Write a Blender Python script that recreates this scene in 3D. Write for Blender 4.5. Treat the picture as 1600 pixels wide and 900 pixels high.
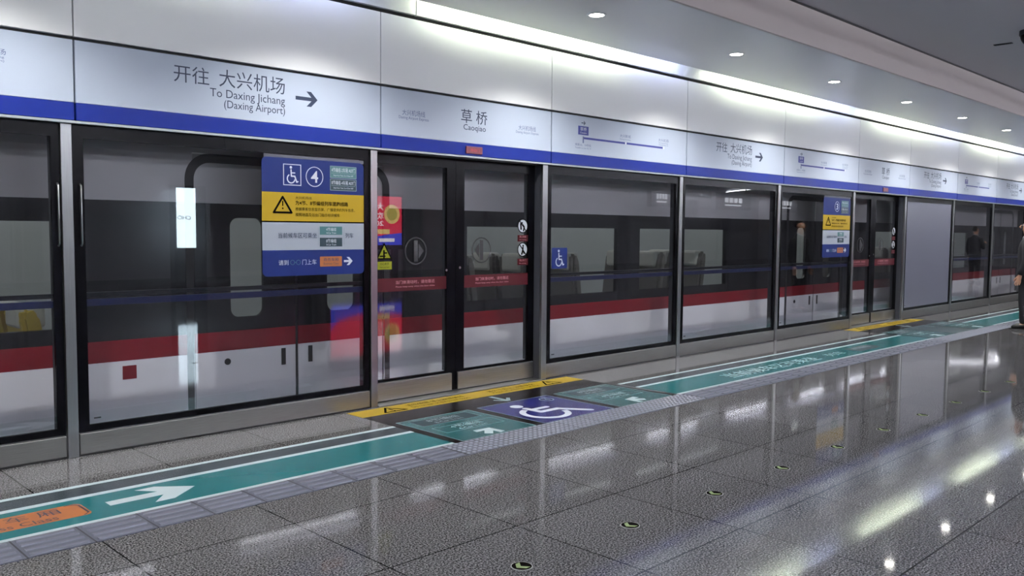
import bpy, bmesh, math, random
from mathutils import Matrix, Vector
random.seed(7)
PI = math.pi
for _o in list(bpy.data.objects):
    bpy.data.objects.remove(_o)
SC = bpy.context.scene
COL = SC.collection

# ------------------------------------------------------------------ camera
cd = bpy.data.cameras.new('camera')
cam = bpy.data.objects.new('camera', cd)
COL.objects.link(cam)
cd.sensor_width = 36.0
cd.lens = 30.5233
cd.clip_start = 0.05
cd.clip_end = 300
CR = ((0.71068405, 0.04027883, -0.70235731),
      (-0.70346933, 0.0515945, -0.70885041),
      (0.00768611, 0.99785551, 0.06500231))
cam.matrix_world = Matrix.Translation((0, -5.9925, 1.5)) @ Matrix(CR).to_4x4()
SC.camera = cam

# ------------------------------------------------------------------ world / exposure
SC.view_settings.view_transform = 'Standard'
SC.view_settings.look = 'None'
SC.view_settings.gamma = 1.0
SC.view_settings.use_curve_mapping = False
SC.view_settings.exposure = 0.6
W = bpy.data.worlds.new('world')
SC.world = W
W.use_nodes = True
bg = W.node_tree.nodes['Background']
bg.inputs[0].default_value = (0.55, 0.6, 0.75, 1)
bg.inputs[1].default_value = 0.02

# lamp strengths (used in the lamp builders below)
TUBE_WARM = 64.0      # cove tubes, greenish white
TUBE_COOL = 22.0      # cove tubes, lavender white
DOWN_GLOW = 30.0      # downlight lens
DOWN_W = 150.0         # downlight beam, watts
LINE_GLOW = 32.0      # linear ceiling lamps
LINE_UP_FILL = 560.0        # fill glow added on top of these lamps to brighten the ceiling
AD_GLOW = 2.5
TRAIN_W = 12.0        # saloon lights of the train

# ------------------------------------------------------------------ helpers
def lin(h):
    if isinstance(h, str):
        h = h.lstrip('#')
        c = [int(h[i:i + 2], 16) / 255 for i in (0, 2, 4)]
    else:
        c = [v / 255 for v in h]
    return tuple((v / 12.92 if v <= 0.04045 else ((v + 0.055) / 1.055) ** 2.4) for v in c) + (1.0,)

MATS = {}
def mat(name, col, rough=0.5, metal=0.0, emit=0.0, spec=0.5, coat=0.0, noise=0.0, nscale=20.0, stretch=None):
    m = bpy.data.materials.new(name)
    m.use_nodes = True
    nt = m.node_tree
    b = nt.nodes['Principled BSDF']
    c = lin(col)
    b.inputs['Base Color'].default_value = c
    b.inputs['Roughness'].default_value = rough
    b.inputs['Metallic'].default_value = metal
    b.inputs['Specular IOR Level'].default_value = spec
    b.inputs['Coat Weight'].default_value = coat
    if emit:
        b.inputs['Emission Color'].default_value = c
        b.inputs['Emission Strength'].default_value = emit
    if noise:
        tc = nt.nodes.new('ShaderNodeNewGeometry')
        mp = nt.nodes.new('ShaderNodeMapping')
        mp.inputs['Scale'].default_value = stretch or (1, 1, 1)
        n = nt.nodes.new('ShaderNodeTexNoise')
        n.inputs['Scale'].default_value = nscale
        n.inputs['Detail'].default_value = 4
        rp = nt.nodes.new('ShaderNodeValToRGB')
        rp.color_ramp.elements[0].position = 0.3
        rp.color_ramp.elements[1].position = 0.7
        k0, k1 = 1 - noise, 1 + noise
        rp.color_ramp.elements[0].color = tuple(min(1, v * k0) for v in c[:3]) + (1,)
        rp.color_ramp.elements[1].color = tuple(min(1, v * k1) for v in c[:3]) + (1,)
        nt.links.new(tc.outputs['Position'], mp.inputs['Vector'])
        nt.links.new(mp.outputs['Vector'], n.inputs['Vector'])
        nt.links.new(n.outputs['Fac'], rp.inputs['Fac'])
        nt.links.new(rp.outputs['Color'], b.inputs['Base Color'])
    MATS[name] = m
    return m

class MB:
    """collects shapes and links them as one mesh object"""
    def __init__(s):
        s.bm = bmesh.new()
    def box(s, a, b, bev=0.0):
        x0, y0, z0 = (min(a[i], b[i]) for i in range(3))
        x1, y1, z1 = (max(a[i], b[i]) for i in range(3))
        if not bev:
            v = [s.bm.verts.new(p) for p in ((x0, y0, z0), (x1, y0, z0), (x1, y1, z0), (x0, y1, z0),
                                             (x0, y0, z1), (x1, y0, z1), (x1, y1, z1), (x0, y1, z1))]
            for f in ((3, 2, 1, 0), (4, 5, 6, 7), (0, 1, 5, 4), (1, 2, 6, 5), (2, 3, 7, 6), (3, 0, 4, 7)):
                s.bm.faces.new([v[i] for i in f])
            return s
        t = bmesh.new()
        bmesh.ops.create_cube(t, size=1)
        for v in t.verts:
            v.co = Vector(((x0 + x1) / 2 + v.co.x * (x1 - x0), (y0 + y1) / 2 + v.co.y * (y1 - y0), (z0 + z1) / 2 + v.co.z * (z1 - z0)))
        bmesh.ops.bevel(t, geom=list(t.edges), offset=bev, segments=2, affect='EDGES', profile=0.5)
        return s.add(t)
    def add(s, t):
        me = bpy.data.meshes.new('tmp')
        t.to_mesh(me)
        t.free()
        s.bm.from_mesh(me)
        bpy.data.meshes.remove(me)
        return s
    def poly(s, pts, n0, n1, axis='y'):
        """pts 2-D, extruded from n0 to n1 along axis: y -> pts are (x,z), z -> pts are (x,y), x -> pts are (y,z)"""
        def P(p, n):
            return {'y': (p[0], n, p[1]), 'z': (p[0], p[1], n), 'x': (n, p[0], p[1])}[axis]
        a = [s.bm.verts.new(P(p, n0)) for p in pts]
        b = [s.bm.verts.new(P(p, n1)) for p in pts]
        n = len(pts)
        s.bm.faces.new(a)
        s.bm.faces.new(list(reversed(b)))
        for i in range(n):
            s.bm.faces.new((a[i], b[i], b[(i + 1) % n], a[(i + 1) % n]))
        return s
    def tube(s, pts, r, n=10, closed=False):
        pts = [Vector(p) for p in pts]
        rings = []
        m = len(pts)
        up = None
        for i, p in enumerate(pts):
            if closed:
                t = (pts[(i + 1) % m] - pts[i - 1]).normalized()
            else:
                t = (pts[min(i + 1, m - 1)] - pts[max(i - 1, 0)]).normalized()
            if up is None:
                up = Vector((0, 0, 1)) if abs(t.z) < 0.9 else Vector((0, 1, 0))
            sx = t.cross(up).normalized()
            up = sx.cross(t).normalized()
            rr = r[i] if isinstance(r, (list, tuple)) else r
            rings.append([s.bm.verts.new(p + sx * math.cos(2 * PI * k / n) * rr + up * math.sin(2 * PI * k / n) * rr) for k in range(n)])
        for i in range(m if closed else m - 1):
            a, b = rings[i], rings[(i + 1) % m]
            for k in range(n):
                s.bm.faces.new((a[k], a[(k + 1) % n], b[(k + 1) % n], b[k]))
        if not closed:
            s.bm.faces.new(list(reversed(rings[0])))
            s.bm.faces.new(rings[-1])
        return s
    def build(s, name, m, parent=None, smooth=False):
        bmesh.ops.recalc_face_normals(s.bm, faces=list(s.bm.faces))
        me = bpy.data.meshes.new(name)
        s.bm.to_mesh(me)
        s.bm.free()
        me.materials.append(m)
        if smooth:
            for p in me.polygons:
                p.use_smooth = True
        o = bpy.data.objects.new(name, me)
        COL.objects.link(o)
        if parent:
            o.parent = parent
        return o

def tag(o, label=None, cat=None, group=None, kind=None):
    if label: o['label'] = label
    if cat: o['category'] = cat
    if group: o['group'] = group
    if kind: o['kind'] = kind
    return o
def thing(name, label, cat, loc=(0, 0, 0), group=None, rz=0.0):
    o = bpy.data.objects.new(name, None)
    o.empty_display_size = 0.1
    COL.objects.link(o)
    o.location = loc
    o.rotation_euler = (0, 0, rz)
    return tag(o, label, cat, group)
def copy_tree(o, parent=None):
    c = o.copy()
    COL.objects.link(c)
    if parent:
        c.parent = parent
    for ch in list(o.children):
        copy_tree(ch, c)
    return c
def struct(name, mb, m):
    return tag(mb.build(name, m), kind='structure')

def circ(cx, cy, r, n=32, a0=0, a1=2 * PI):
    return [(cx + r * math.cos(a0 + (a1 - a0) * i / n), cy + r * math.sin(a0 + (a1 - a0) * i / n)) for i in range(n)]
def rrect(x0, y0, x1, y1, r, n=6):
    P = []
    for cx, cy, a in ((x1 - r, y1 - r, 0), (x0 + r, y1 - r, PI / 2), (x0 + r, y0 + r, PI), (x1 - r, y0 + r, 1.5 * PI)):
        P += [(cx + r * math.cos(a + PI / 2 * i / n), cy + r * math.sin(a + PI / 2 * i / n)) for i in range(n + 1)]
    return P
def stroke(pts, w, round_ends=True, n=8):
    """list of polygons covering a polyline of width w"""
    out = []
    for a, b in zip(pts[:-1], pts[1:]):
        dx, dy = b[0] - a[0], b[1] - a[1]
        l = math.hypot(dx, dy) or 1e-9
        nx, ny = -dy / l * w / 2, dx / l * w / 2
        out.append([(a[0] + nx, a[1] + ny), (b[0] + nx, b[1] + ny), (b[0] - nx, b[1] - ny), (a[0] - nx, a[1] - ny)])
    if round_ends:
        for p in pts:
            out.append(circ(p[0], p[1], w / 2, 12))
    return out
def ringpolys(cx, cy, r, w, n=32, a0=0, a1=2 * PI):
    out = []
    for i in range(n):
        b0 = a0 + (a1 - a0) * i / n
        b1 = a0 + (a1 - a0) * (i + 1) / n
        out.append([(cx + (r - w / 2) * math.cos(b0), cy + (r - w / 2) * math.sin(b0)), (cx + (r + w / 2) * math.cos(b0), cy + (r + w / 2) * math.sin(b0)),
                    (cx + (r + w / 2) * math.cos(b1), cy + (r + w / 2) * math.sin(b1)), (cx + (r - w / 2) * math.cos(b1), cy + (r - w / 2) * math.sin(b1))])
    return out
def frame_polys(x0, y0, x1, y1, w):
    return [[(x0, y0), (x1, y0), (x1, y0 + w), (x0, y0 + w)], [(x0, y1 - w), (x1, y1 - w), (x1, y1), (x0, y1)],
            [(x0, y0 + w), (x0 + w, y0 + w), (x0 + w, y1 - w), (x0, y1 - w)], [(x1 - w, y0 + w), (x1, y0 + w), (x1, y1 - w), (x1 - w, y1 - w)]]
def place2d(polys, M):
    return [[M(p) for p in q] for q in polys]
def flat(name, polys, m, parent, n, axis='y', th=0.0006):
    """a sheet of polygons standing on n: on a wall they come towards -y, on the floor up"""
    mb = MB()
    for i, q in enumerate(polys):
        h = th + (i % 14) * 4e-5          # neighbouring strokes overlap: keep their faces apart
        mb.poly(q, n, n - h if axis == 'y' else n + h, axis)
    return mb.build(name, m, parent)
def rect(x0, y0, x1, y1):
    return [(x0, y0), (x1, y0), (x1, y1), (x0, y1)]
def arrow_right(x0, x1, yc, h, w):
    """open-headed arrow pointing to +x"""
    t = w * 1.45
    return [rect(x0, yc - w / 2, x1 - w * 0.9, yc + w / 2),
            [(x1, yc), (x1 - h / 2, yc + h / 2), (x1 - h / 2 - t, yc + h / 2), (x1 - t, yc)],
            [(x1, yc), (x1 - t, yc), (x1 - h / 2 - t, yc - h / 2), (x1 - h / 2, yc - h / 2)]]
def wheelchair(cx, cy, s):
    """access symbol, polygons, s = overall height"""
    M = lambda p: (cx + p[0] * s, cy + p[1] * s)
    q = [circ(-0.07, 0.42, 0.075, 16)]
    q += stroke([(-0.06, 0.28), (-0.045, -0.06), (0.17, -0.06), (0.29, -0.38), (0.36, -0.35)], 0.075)
    q += stroke([(-0.05, 0.12), (0.17, 0.12)], 0.06)
    q += ringpolys(-0.06, -0.2, 0.235, 0.065, 28, 0.66 * PI, 1.95 * PI)
    return place2d(q, M)

_TX = {}
def text_mesh(body, bold=0.0):
    k = (body, bold)
    if k in _TX:
        return _TX[k]
    cu = bpy.data.curves.new('t', 'FONT')
    cu.body = body
    cu.size = 1.0
    cu.resolution_u = 3
    cu.offset = bold
    cu.extrude = 0.0
    ob = bpy.data.objects.new('t', cu)
    COL.objects.link(ob)
    dg = bpy.context.evaluated_depsgraph_get()
    me = bpy.data.meshes.new_from_object(ob.evaluated_get(dg))
    bpy.data.objects.remove(ob)
    bpy.data.curves.remove(cu)
    vs = [v.co.copy() for v in me.vertices]
    fs = [tuple(p.vertices) for p in me.polygons]
    bpy.data.meshes.remove(me)
    x0 = min(v.x for v in vs); x1 = max(v.x for v in vs)
    y0 = min(v.y for v in vs); y1 = max(v.y for v in vs)
    _TX[k] = (vs, fs, x0, x1, y0, y1)
    return _TX[k]
def add_text(mb, body, box, n, axis='y', bold=0.0):
    """glyphs of body fitted to box=(x0,y0,x1,y1) in the wall or floor plane, facing out"""
    vs, fs, x0, x1, y0, y1 = text_mesh(body, bold)
    sx = (box[2] - box[0]) / (x1 - x0)
    sy = (box[3] - box[1]) / (y1 - y0)
    nv = []
    for v in vs:
        a = box[0] + (v.x - x0) * sx
        b = box[1] + (v.y - y0) * sy
        nv.append(mb.bm.verts.new((a, n, b) if axis == 'y' else ((a, b, n) if axis == 'z' else (-a, n, b))))
    for f in fs:
        try:
            mb.bm.faces.new([nv[i] for i in f])
        except ValueError:
            pass
def text(name, items, m, parent, n, axis='y', bold=0.0):
    o = None
    for body, box in items:
        mb = MB()
        add_text(mb, body, box, n, axis, bold)
        o = mb.build(name, m, parent)
    return o

# ------------------------------------------------------------------ materials
M_white = mat('white enamel panel', (222, 224, 226), 0.32, spec=0.5)
M_sign = mat('pale sign panel', (158, 169, 186), 0.3, spec=0.5)
M_blue = mat('blue enamel', (10, 34, 122), 0.35, spec=0.15)
M_ink = mat('dark blue lettering', (16, 34, 62), 0.5)
M_inkgrey = mat('grey blue lettering', (70, 82, 120), 0.5)
M_mapblue = mat('route line blue', (24, 36, 120), 0.45)
M_lip = mat('aluminium lip', (150, 158, 160), 0.35, metal=0.6)
M_backing = mat('black backing', (10, 11, 13), 0.6)
M_steel = mat('brushed stainless steel', (158, 158, 154), 0.34, metal=1.0, noise=0.1, nscale=6, stretch=(1, 1, 60))
M_steelv = mat('stainless post', (158, 160, 160), 0.3, metal=1.0, noise=0.06, nscale=6, stretch=(60, 60, 1))
M_jamb = mat('grey door jamb', (74, 76, 84), 0.4, metal=0.3)
M_frame = mat('black glass frame', (5, 5, 7), 0.25, spec=0.06)
M_inner = mat('dark grey frame return', (46, 48, 54), 0.5, spec=0.2)
M_bar = mat('dark crash bar', (10, 12, 20), 0.3, spec=0.3)
M_barblue = mat('blue bar stripe', (10, 19, 62), 0.4, spec=0.3)
M_film = mat('grey lavender film', (100, 102, 116), 0.28)
M_red = mat('red sticker', (60, 5, 14), 0.5, spec=0.15)
M_redtxt = mat('pale pink lettering', (172, 120, 128), 0.5)
M_yellow = mat('yellow vinyl', (158, 132, 16), 0.42, spec=0.3)
M_lime = mat('lime yellow vinyl', (126, 130, 18), 0.45, spec=0.3)
M_black = mat('black vinyl', (14, 12, 12), 0.6, spec=0.0)
M_ltxt = mat('white vinyl', (188, 194, 204), 0.45)
M_signwhite = mat('sign white', (142, 150, 162), 0.4)
M_signblue = mat('sign blue', (8, 29, 88), 0.4, spec=0.2)
M_teal = mat('teal label', (56, 100, 104), 0.45)
M_dteal = mat('dark teal label', (32, 52, 60), 0.4, spec=0.3)
M_orange = mat('orange vinyl', (156, 94, 52), 0.42, spec=0.3)
M_floorteal = mat('teal floor vinyl', (16, 96, 100), 0.22, spec=0.3)
M_floordark = mat('dark slate floor vinyl', (48, 58, 64), 0.26, spec=0.3)
M_floorblack = mat('black brown floor vinyl', (16, 12, 12), 0.25, spec=0.1)
M_floorblue = mat('blue floor vinyl', (32, 35, 98), 0.24, spec=0.3)
M_tealplate = mat('grey teal floor plate', (40, 86, 90), 0.24, spec=0.3)
M_floorwhite = mat('white floor line', (168, 184, 190), 0.3, spec=0.3)
M_outline = mat('pale outline', (116, 136, 140), 0.35, spec=0.3)
M_tact = mat('grey tactile paving', (86, 89, 102), 0.36, spec=0.3)
M_tactjoint = mat('paving joint', (40, 42, 48), 0.6)
M_ridge = mat('tactile ridges', (100, 103, 116), 0.3, spec=0.4)
M_bump = mat('tactile studs', (134, 138, 150), 0.3, spec=0.4)
M_soffit = mat('white soffit', (240, 241, 243), 0.24, spec=0.6)
M_soffitface = mat('warm grey bulkhead', (186, 177, 175), 0.5)
M_ceil = mat('grey ceiling', (200, 200, 208), 0.5)
M_dark = mat('dark rubber', (20, 20, 24), 0.5)
M_trainwhite = mat('train white paint', (222, 222, 226), 0.25, coat=0.3)
M_traingrey = mat('train light grey paint', (198, 196, 196), 0.22, coat=0.3)
M_trainred = mat('train red stripe', (116, 14, 27), 0.28, spec=0.3)
M_trainband = mat('train dark window band', (28, 28, 31), 0.15)
M_seam = mat('train door seam', (18, 18, 22), 0.5)
M_interior = mat('train interior lining', (176, 180, 182), 0.5)
M_seat = mat('taupe seat fabric', (92, 88, 84), 0.8, noise=0.15, nscale=60)
M_seatpale = mat('pale seat cover', (188, 186, 180), 0.7)
M_seatyellow = mat('yellow seat fabric', (190, 166, 70), 0.8)
M_trackbed = mat('track bed concrete', (48, 48, 50), 0.8, noise=0.2)
M_hall = mat('far hall wall', (160, 160, 164), 0.5)
M_ring = mat('disc steel ring', (150, 152, 148), 0.4, spec=0.1)
M_glowgreen = mat('pale green reflective', (128, 146, 102), 0.6, spec=0.05)
M_skin = mat('skin', (196, 150, 124), 0.5)
M_lips = mat('lips', (158, 96, 84), 0.5)
M_hair = mat('black hair', (18, 16, 16), 0.5)
M_jacket = mat('charcoal jacket cloth', (26, 27, 32), 0.8, noise=0.2, nscale=80)
M_trouser = mat('black trouser cloth', (16, 16, 20), 0.8, noise=0.2, nscale=80)
M_shoe = mat('black shoe leather', (12, 12, 14), 0.4)
M_shirt = mat('white collar cloth', (210, 210, 214), 0.7)
M_ledred = mat('dim red display', (84, 8, 24), 0.3, emit=0.15)
M_ledtxt = mat('red display characters', (150, 26, 38), 0.3, emit=0.3)
M_warm = mat('cove tube greenish white', (246, 255, 226), 0.5, emit=TUBE_WARM)
M_cool = mat('cove tube lavender', (206, 214, 255), 0.5, emit=TUBE_COOL)
M_lens = mat('downlight lens', (255, 252, 244), 0.5, emit=DOWN_GLOW)
M_line = mat('linear lamp diffuser', (244, 246, 255), 0.5, emit=LINE_GLOW)
M_upfill = mat('added upward fill', (244, 246, 255), 0.5, emit=LINE_UP_FILL)  # added glow that lifts the ceiling, no known lamp face
M_neon = mat('curved lamp tube', (250, 250, 255), 0.5, emit=7.0)
M_trainlamp = mat('train lamp', (250, 250, 240), 0.5, emit=2.5)
M_adred = mat('lit red poster', (226, 46, 76), 0.5, emit=AD_GLOW)
M_adblue = mat('lit blue poster', (58, 70, 214), 0.5, emit=AD_GLOW)
M_adwhite = mat('lit white poster print', (250, 246, 248), 0.5, emit=AD_GLOW)
M_adyel = mat('lit yellow poster print', (232, 200, 120), 0.5, emit=AD_GLOW)
M_hangwhite = mat('lit sign bars', (236, 240, 244), 0.5, emit=1.1)
M_adgreen = mat('lit olive poster print', (186, 178, 80), 0.5, emit=AD_GLOW * 0.8)
M_totem = mat('lit white totem face', (216, 238, 250), 0.5, emit=8.0)

def glass_mat(name, tint, gain=1.0, f0=0.045):
    m = bpy.data.materials.new(name)
    m.use_nodes = True
    nt = m.node_tree
    nt.nodes.clear()
    out = nt.nodes.new('ShaderNodeOutputMaterial')
    tr = nt.nodes.new('ShaderNodeBsdfTransparent')
    tr.inputs[0].default_value = tuple(tint) + (1,)
    gl = nt.nodes.new('ShaderNodeBsdfGlossy')
    gl.inputs['Roughness'].default_value = 0.0
    gl.inputs['Color'].default_value = (gain, gain, gain, 1)
    lw = nt.nodes.new('ShaderNodeLayerWeight')
    lw.inputs['Blend'].default_value = 0.5
    pw = nt.nodes.new('ShaderNodeMath'); pw.operation = 'POWER'
    pw.inputs[1].default_value = 5.0
    ml = nt.nodes.new('ShaderNodeMath'); ml.operation = 'MULTIPLY_ADD'
    ml.inputs[1].default_value = 1 - f0
    ml.inputs[2].default_value = f0
    mx = nt.nodes.new('ShaderNodeMixShader')
    nt.links.new(lw.outputs['Facing'], pw.inputs[0])
    nt.links.new(pw.outputs[0], ml.inputs[0])
    nt.links.new(ml.outputs[0], mx.inputs[0])
    nt.links.new(tr.outputs[0], mx.inputs[1])
    nt.links.new(gl.outputs[0], mx.inputs[2])
    nt.links.new(mx.outputs[0], out.inputs[0])
    return m
M_glass = glass_mat('screen glass', (0.945, 0.95, 0.965), f0=0.055)
M_trainglass = glass_mat('train window glass', (0.86, 0.88, 0.87))

def floor_mat():
    m = bpy.data.materials.new('polished granite tiles')
    m.use_nodes = True
    nt = m.node_tree
    b = nt.nodes['Principled BSDF']
    g = nt.nodes.new('ShaderNodeNewGeometry')
    mp = nt.nodes.new('ShaderNodeMapping')
    mp.inputs['Location'].default_value = (-1.48 + 8.0, 2.93 + 8.1 * 3 - 0.81, 0)
    br = nt.nodes.new('ShaderNodeTexBrick')
    br.offset = 0.0
    br.inputs['Scale'].default_value = 1.0
    br.inputs['Brick Width'].default_value = 0.80
    br.inputs['Row Height'].default_value = 0.81
    br.inputs['Mortar Size'].default_value = 0.004
    br.inputs['Mortar Smooth'].default_value = 0.15
    br.inputs['Bias'].default_value = 0.0
    br.inputs['Color1'].default_value = (0.92, 0.92, 0.92, 1)
    br.inputs['Color2'].default_value = (1.06, 1.06, 1.06, 1)
    br.inputs['Mortar'].default_value = (0.05, 0.05, 0.05, 1)
    n1 = nt.nodes.new('ShaderNodeTexNoise')
    n1.inputs['Scale'].default_value = 110.0
    n1.inputs['Detail'].default_value = 2.5
    n1.inputs['Roughness'].default_value = 0.75
    r1 = nt.nodes.new('ShaderNodeValToRGB')
    e = r1.color_ramp.elements
    e[0].position = 0.40; e[0].color = (0.014, 0.014, 0.016, 1)
    e[1].position = 0.60; e[1].color = (0.25, 0.247, 0.252, 1)
    k = r1.color_ramp.elements.new(0.5); k.color = (0.085, 0.085, 0.089, 1)
    mul = nt.nodes.new('ShaderNodeMixRGB'); mul.blend_type = 'MULTIPLY'
    mul.inputs[0].default_value = 1.0
    nt.links.new(g.outputs['Position'], mp.inputs['Vector'])
    nt.links.new(mp.outputs['Vector'], br.inputs['Vector'])
    nt.links.new(g.outputs['Position'], n1.inputs['Vector'])
    nt.links.new(n1.outputs['Fac'], r1.inputs['Fac'])
    nt.links.new(r1.outputs['Color'], mul.inputs[1])
    nt.links.new(br.outputs['Color'], mul.inputs[2])
    nt.links.new(mul.outputs['Color'], b.inputs['Base Color'])
    b.inputs['Roughness'].default_value = 0.05
    b.inputs['Specular IOR Level'].default_value = 0.2
    return m
M_floor = floor_mat()

# ------------------------------------------------------------------ the room
X0, X1 = -8.0, 46.0
struct('floor', MB().box((X0, -20, -1.3), (X1, 0.16, 0.0)), M_floor)
struct('ceiling', MB().box((X0, -20, 3.78), (X1, 0.12, 3.9)), M_ceil)
struct('trim_1', MB().box((X0, -1.73, 3.40), (X1, -0.24, 3.43)), M_soffit)          # soffit with the downlights
struct('trim_2', MB().box((X0, -1.76, 3.40), (X1, -1.73, 3.78)), M_soffitface)      # step up to the main ceiling
struct('trim_3', MB().box((X0, -1.775, 3.764), (X1, -1.76, 3.78)), M_dark)          # shadow joint under the ceiling
struct('wall_front', MB().box((X0, 0.0, 2.185), (X1, 0.12, 3.9)), M_backing)        # header box behind the fascia
struct('wall_back', MB().box((X0, -20.15, 0), (X1, -20, 3.9)), M_hall)
struct('wall_left', MB().box((X0 - 0.15, -20, 0), (X0, 0, 3.9)), M_hall)
struct('wall_right', MB().box((X1, -20, 0), (X1 + 0.15, 0, 3.9)), M_hall)
struct('wall_tunnel', MB().box((X0, 4.3, -1.3), (X1, 4.5, 4.2)), M_trackbed)
struct('ceiling_tunnel', MB().box((X0, 0.12, 4.0), (X1, 4.5, 4.2)), M_trackbed)
struct('floor_track', MB().box((X0, 0.16, -1.4), (X1, 4.5, -1.25)), M_trackbed)
struct('trim_4', MB().box((X0, -0.05, 2.168), (X1, 0.0, 2.184)), M_lip)             # lip under the fascia
struct('trim_5', MB().box((X0, -0.01, 0.0), (X1, 0.0, 0.008)).box((X0, 0.13, -0.05), (X1, 0.16, 0.004)), M_dark)

# ------------------------------------------------------------------ fascia: panel positions
FW, DW = 2.379, 2.082
seq = ['D', 'F', 'F', 'D', 'F', 'F', 'F', 'D', 'F', 'F', 'F', 'D', 'F', 'F']
J = [-0.42 - DW]
for s_ in seq:
    J.append(J[-1] + (DW if s_ == 'D' else FW))
# measured joints in view
for i_, v_ in ((1, -0.43), (2, 1.958), (3, 4.349), (4, 6.436), (5, 8.809), (6, 11.18), (7, 13.573), (8, 15.648), (9, 18.03), (10, 20.41), (11, 22.79)):
    J[i_] = v_
content = ['cao', 'map', 'dax', 'cao', 'map', 'dax', 'map', 'cao', 'dax', 'map', 'dax', 'cao', 'map', 'dax']
YF = -0.04            # fascia face
ord_word = ['first', 'second', 'third', 'fourth', 'fifth', 'sixth', 'seventh', 'eighth', 'ninth', 'tenth', 'eleventh', 'twelfth', 'thirteenth', 'fourteenth', 'fifteenth', 'sixteenth', 'seventeenth', 'eighteenth', 'nineteenth', 'twentieth']

def sign_panel(i):
    x0, x1 = J[i], J[i + 1]
    w = x1 - x0
    kind = content[i]
    where = {0: 'past the left edge', 1: 'cut off at the left edge', 2: 'with the largest lettering',
             3: 'above the nearest sliding doors', 4: 'right of the nearest station name', 5: 'between two route maps',
             6: 'left of the farther station name', 7: 'above the farther sliding doors', 8: 'right of the farther station name',
             9: 'small near the right edge', 10: 'cut off by the right edge', 11: 'past the right edge', 12: 'past the right edge', 13: 'past the right edge'}[i]
    what = {'cao': 'pale fascia sign with station name Caoqiao', 'map': 'pale fascia sign with blue route line', 'dax': 'pale fascia sign reading To Daxing Jichang'}[kind]
    t = thing('fascia_sign', what + ', ' + where, 'sign', (x0, 0, 2.184), 'sign panels along the platform header')
    zb = 2.184
    g = 0.006
    n = YF - 0.0008
    MB().box((g, YF, 2.30 - zb), (w - g, -0.001, 2.694 - zb), 0.002).build('panel', M_sign, t)
    MB().box((g, YF - 0.001, 2.188 - zb), (w - g, -0.001, 2.299 - zb), 0.002).build('blue_band', M_blue, t)
    Z = lambda z: z - zb
    if kind == 'dax':
        text('lettering', [('开往', (0.645, Z(2.515), 0.90, Z(2.635))), ('大兴机场', (0.975, Z(2.52), 1.50, Z(2.645))),
                           ('To Daxing Jichang', (0.905, Z(2.425), 1.50, Z(2.502))), ('(Daxing Airport)', (1.01, Z(2.355), 1.50, Z(2.428)))], M_ink, t, n)
        flat('arrow', arrow_right(1.592, 1.785, Z(2.51), 0.115, 0.028), M_ink, t, n + 0.0006)
    elif kind == 'cao':
        k = w / 2.087
        text('lettering', [('草 桥', (0.886 * k, Z(2.478), 1.208 * k, Z(2.602))), ('Caoqiao', (0.915 * k, Z(2.402), 1.19 * k, Z(2.468)))], M_ink, t, n, bold=0.004)
        text('line_name', [('大兴机场线', (0.222 * k, Z(2.48), 0.47 * k, Z(2.53))), ('Daxing Airport Express', (0.185 * k, Z(2.442), 0.51 * k, Z(2.474))),
                           ('大兴机场线', (1.62 * k, Z(2.475), 1.86 * k, Z(2.523))), ('Daxing Airport Express', (1.585 * k, Z(2.438), 1.90 * k, Z(2.469)))], M_inkgrey, t, n)
        d = MB().box((0.94, YF - 0.014, Z(2.205)), (1.14, YF - 0.0015, Z(2.271)), 0.004).build('led_display', M_ledred, t)
        text('display_text', [('滑动门', (0.985, Z(2.222), 1.10, Z(2.255)))], M_ledtxt, d, YF - 0.0148)
    else:
        flat('route_line', [rect(0.49, Z(2.463), 1.19, Z(2.484)), rect(1.212, Z(2.463), 1.89, Z(2.484))], M_mapblue, t, n + 0.0006)
        sb = flat('station_box', [rect(0.405, Z(2.505), 0.57, Z(2.595))], M_mapblue, t, n + 0.0006)
        text('station_name', [('草桥', (0.437, Z(2.545), 0.538, Z(2.585))), ('Caoqiao', (0.437, Z(2.515), 0.538, Z(2.536)))], M_ltxt, sb, n - 0.0005)
        flat('transfer_stub', [rect(0.478, Z(2.422), 0.496, Z(2.49))], M_inkgrey, t, n + 0.0006)
        flat('direction_arrow', arrow_right(0.455, 0.52, Z(2.628), 0.04, 0.009), M_ink, t, n + 0.0006)
        flat('station_dot', [circ(1.201, Z(2.4735), 0.014, 16)], M_ltxt, t, n + 0.0004)
        flat('station_dot', [circ(1.905, Z(2.4735), 0.016, 16)], M_ltxt, t, n + 0.0004)
        text('lettering', [('换乘10、19号线', (0.36, Z(2.388), 0.61, Z(2.415))), ('Transfer to Line 10, 19', (0.36, Z(2.36), 0.61, Z(2.378))),
                           ('大兴新城', (1.095, Z(2.532), 1.285, Z(2.567))), ('Daxing Xincheng', (1.095, Z(2.503), 1.285, Z(2.522))),
                           ('大兴机场', (1.80, Z(2.54), 2.0, Z(2.576))), ('Daxing Jichang', (1.81, Z(2.516), 1.99, Z(2.533))), ('(Daxing Airport)', (1.81, Z(2.494), 1.99, Z(2.511)))], M_inkgrey, t, n)
    return t
for i in range(14):
    sign_panel(i)

# upper fascia: one blank panel over each sign panel
for i in range(14):
    w = J[i + 1] - J[i]
    o = MB().box((0.004, YF, 0), (w - 0.004, -0.001, 3.298 - 2.716), 0.002).build('fascia_board', M_white)
    o.location = (J[i], 0, 2.716)
    tag(o, 'blank white upper fascia panel, %s from the left along the header' % ord_word[i], 'panel', 'blank upper fascia panels')
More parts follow.
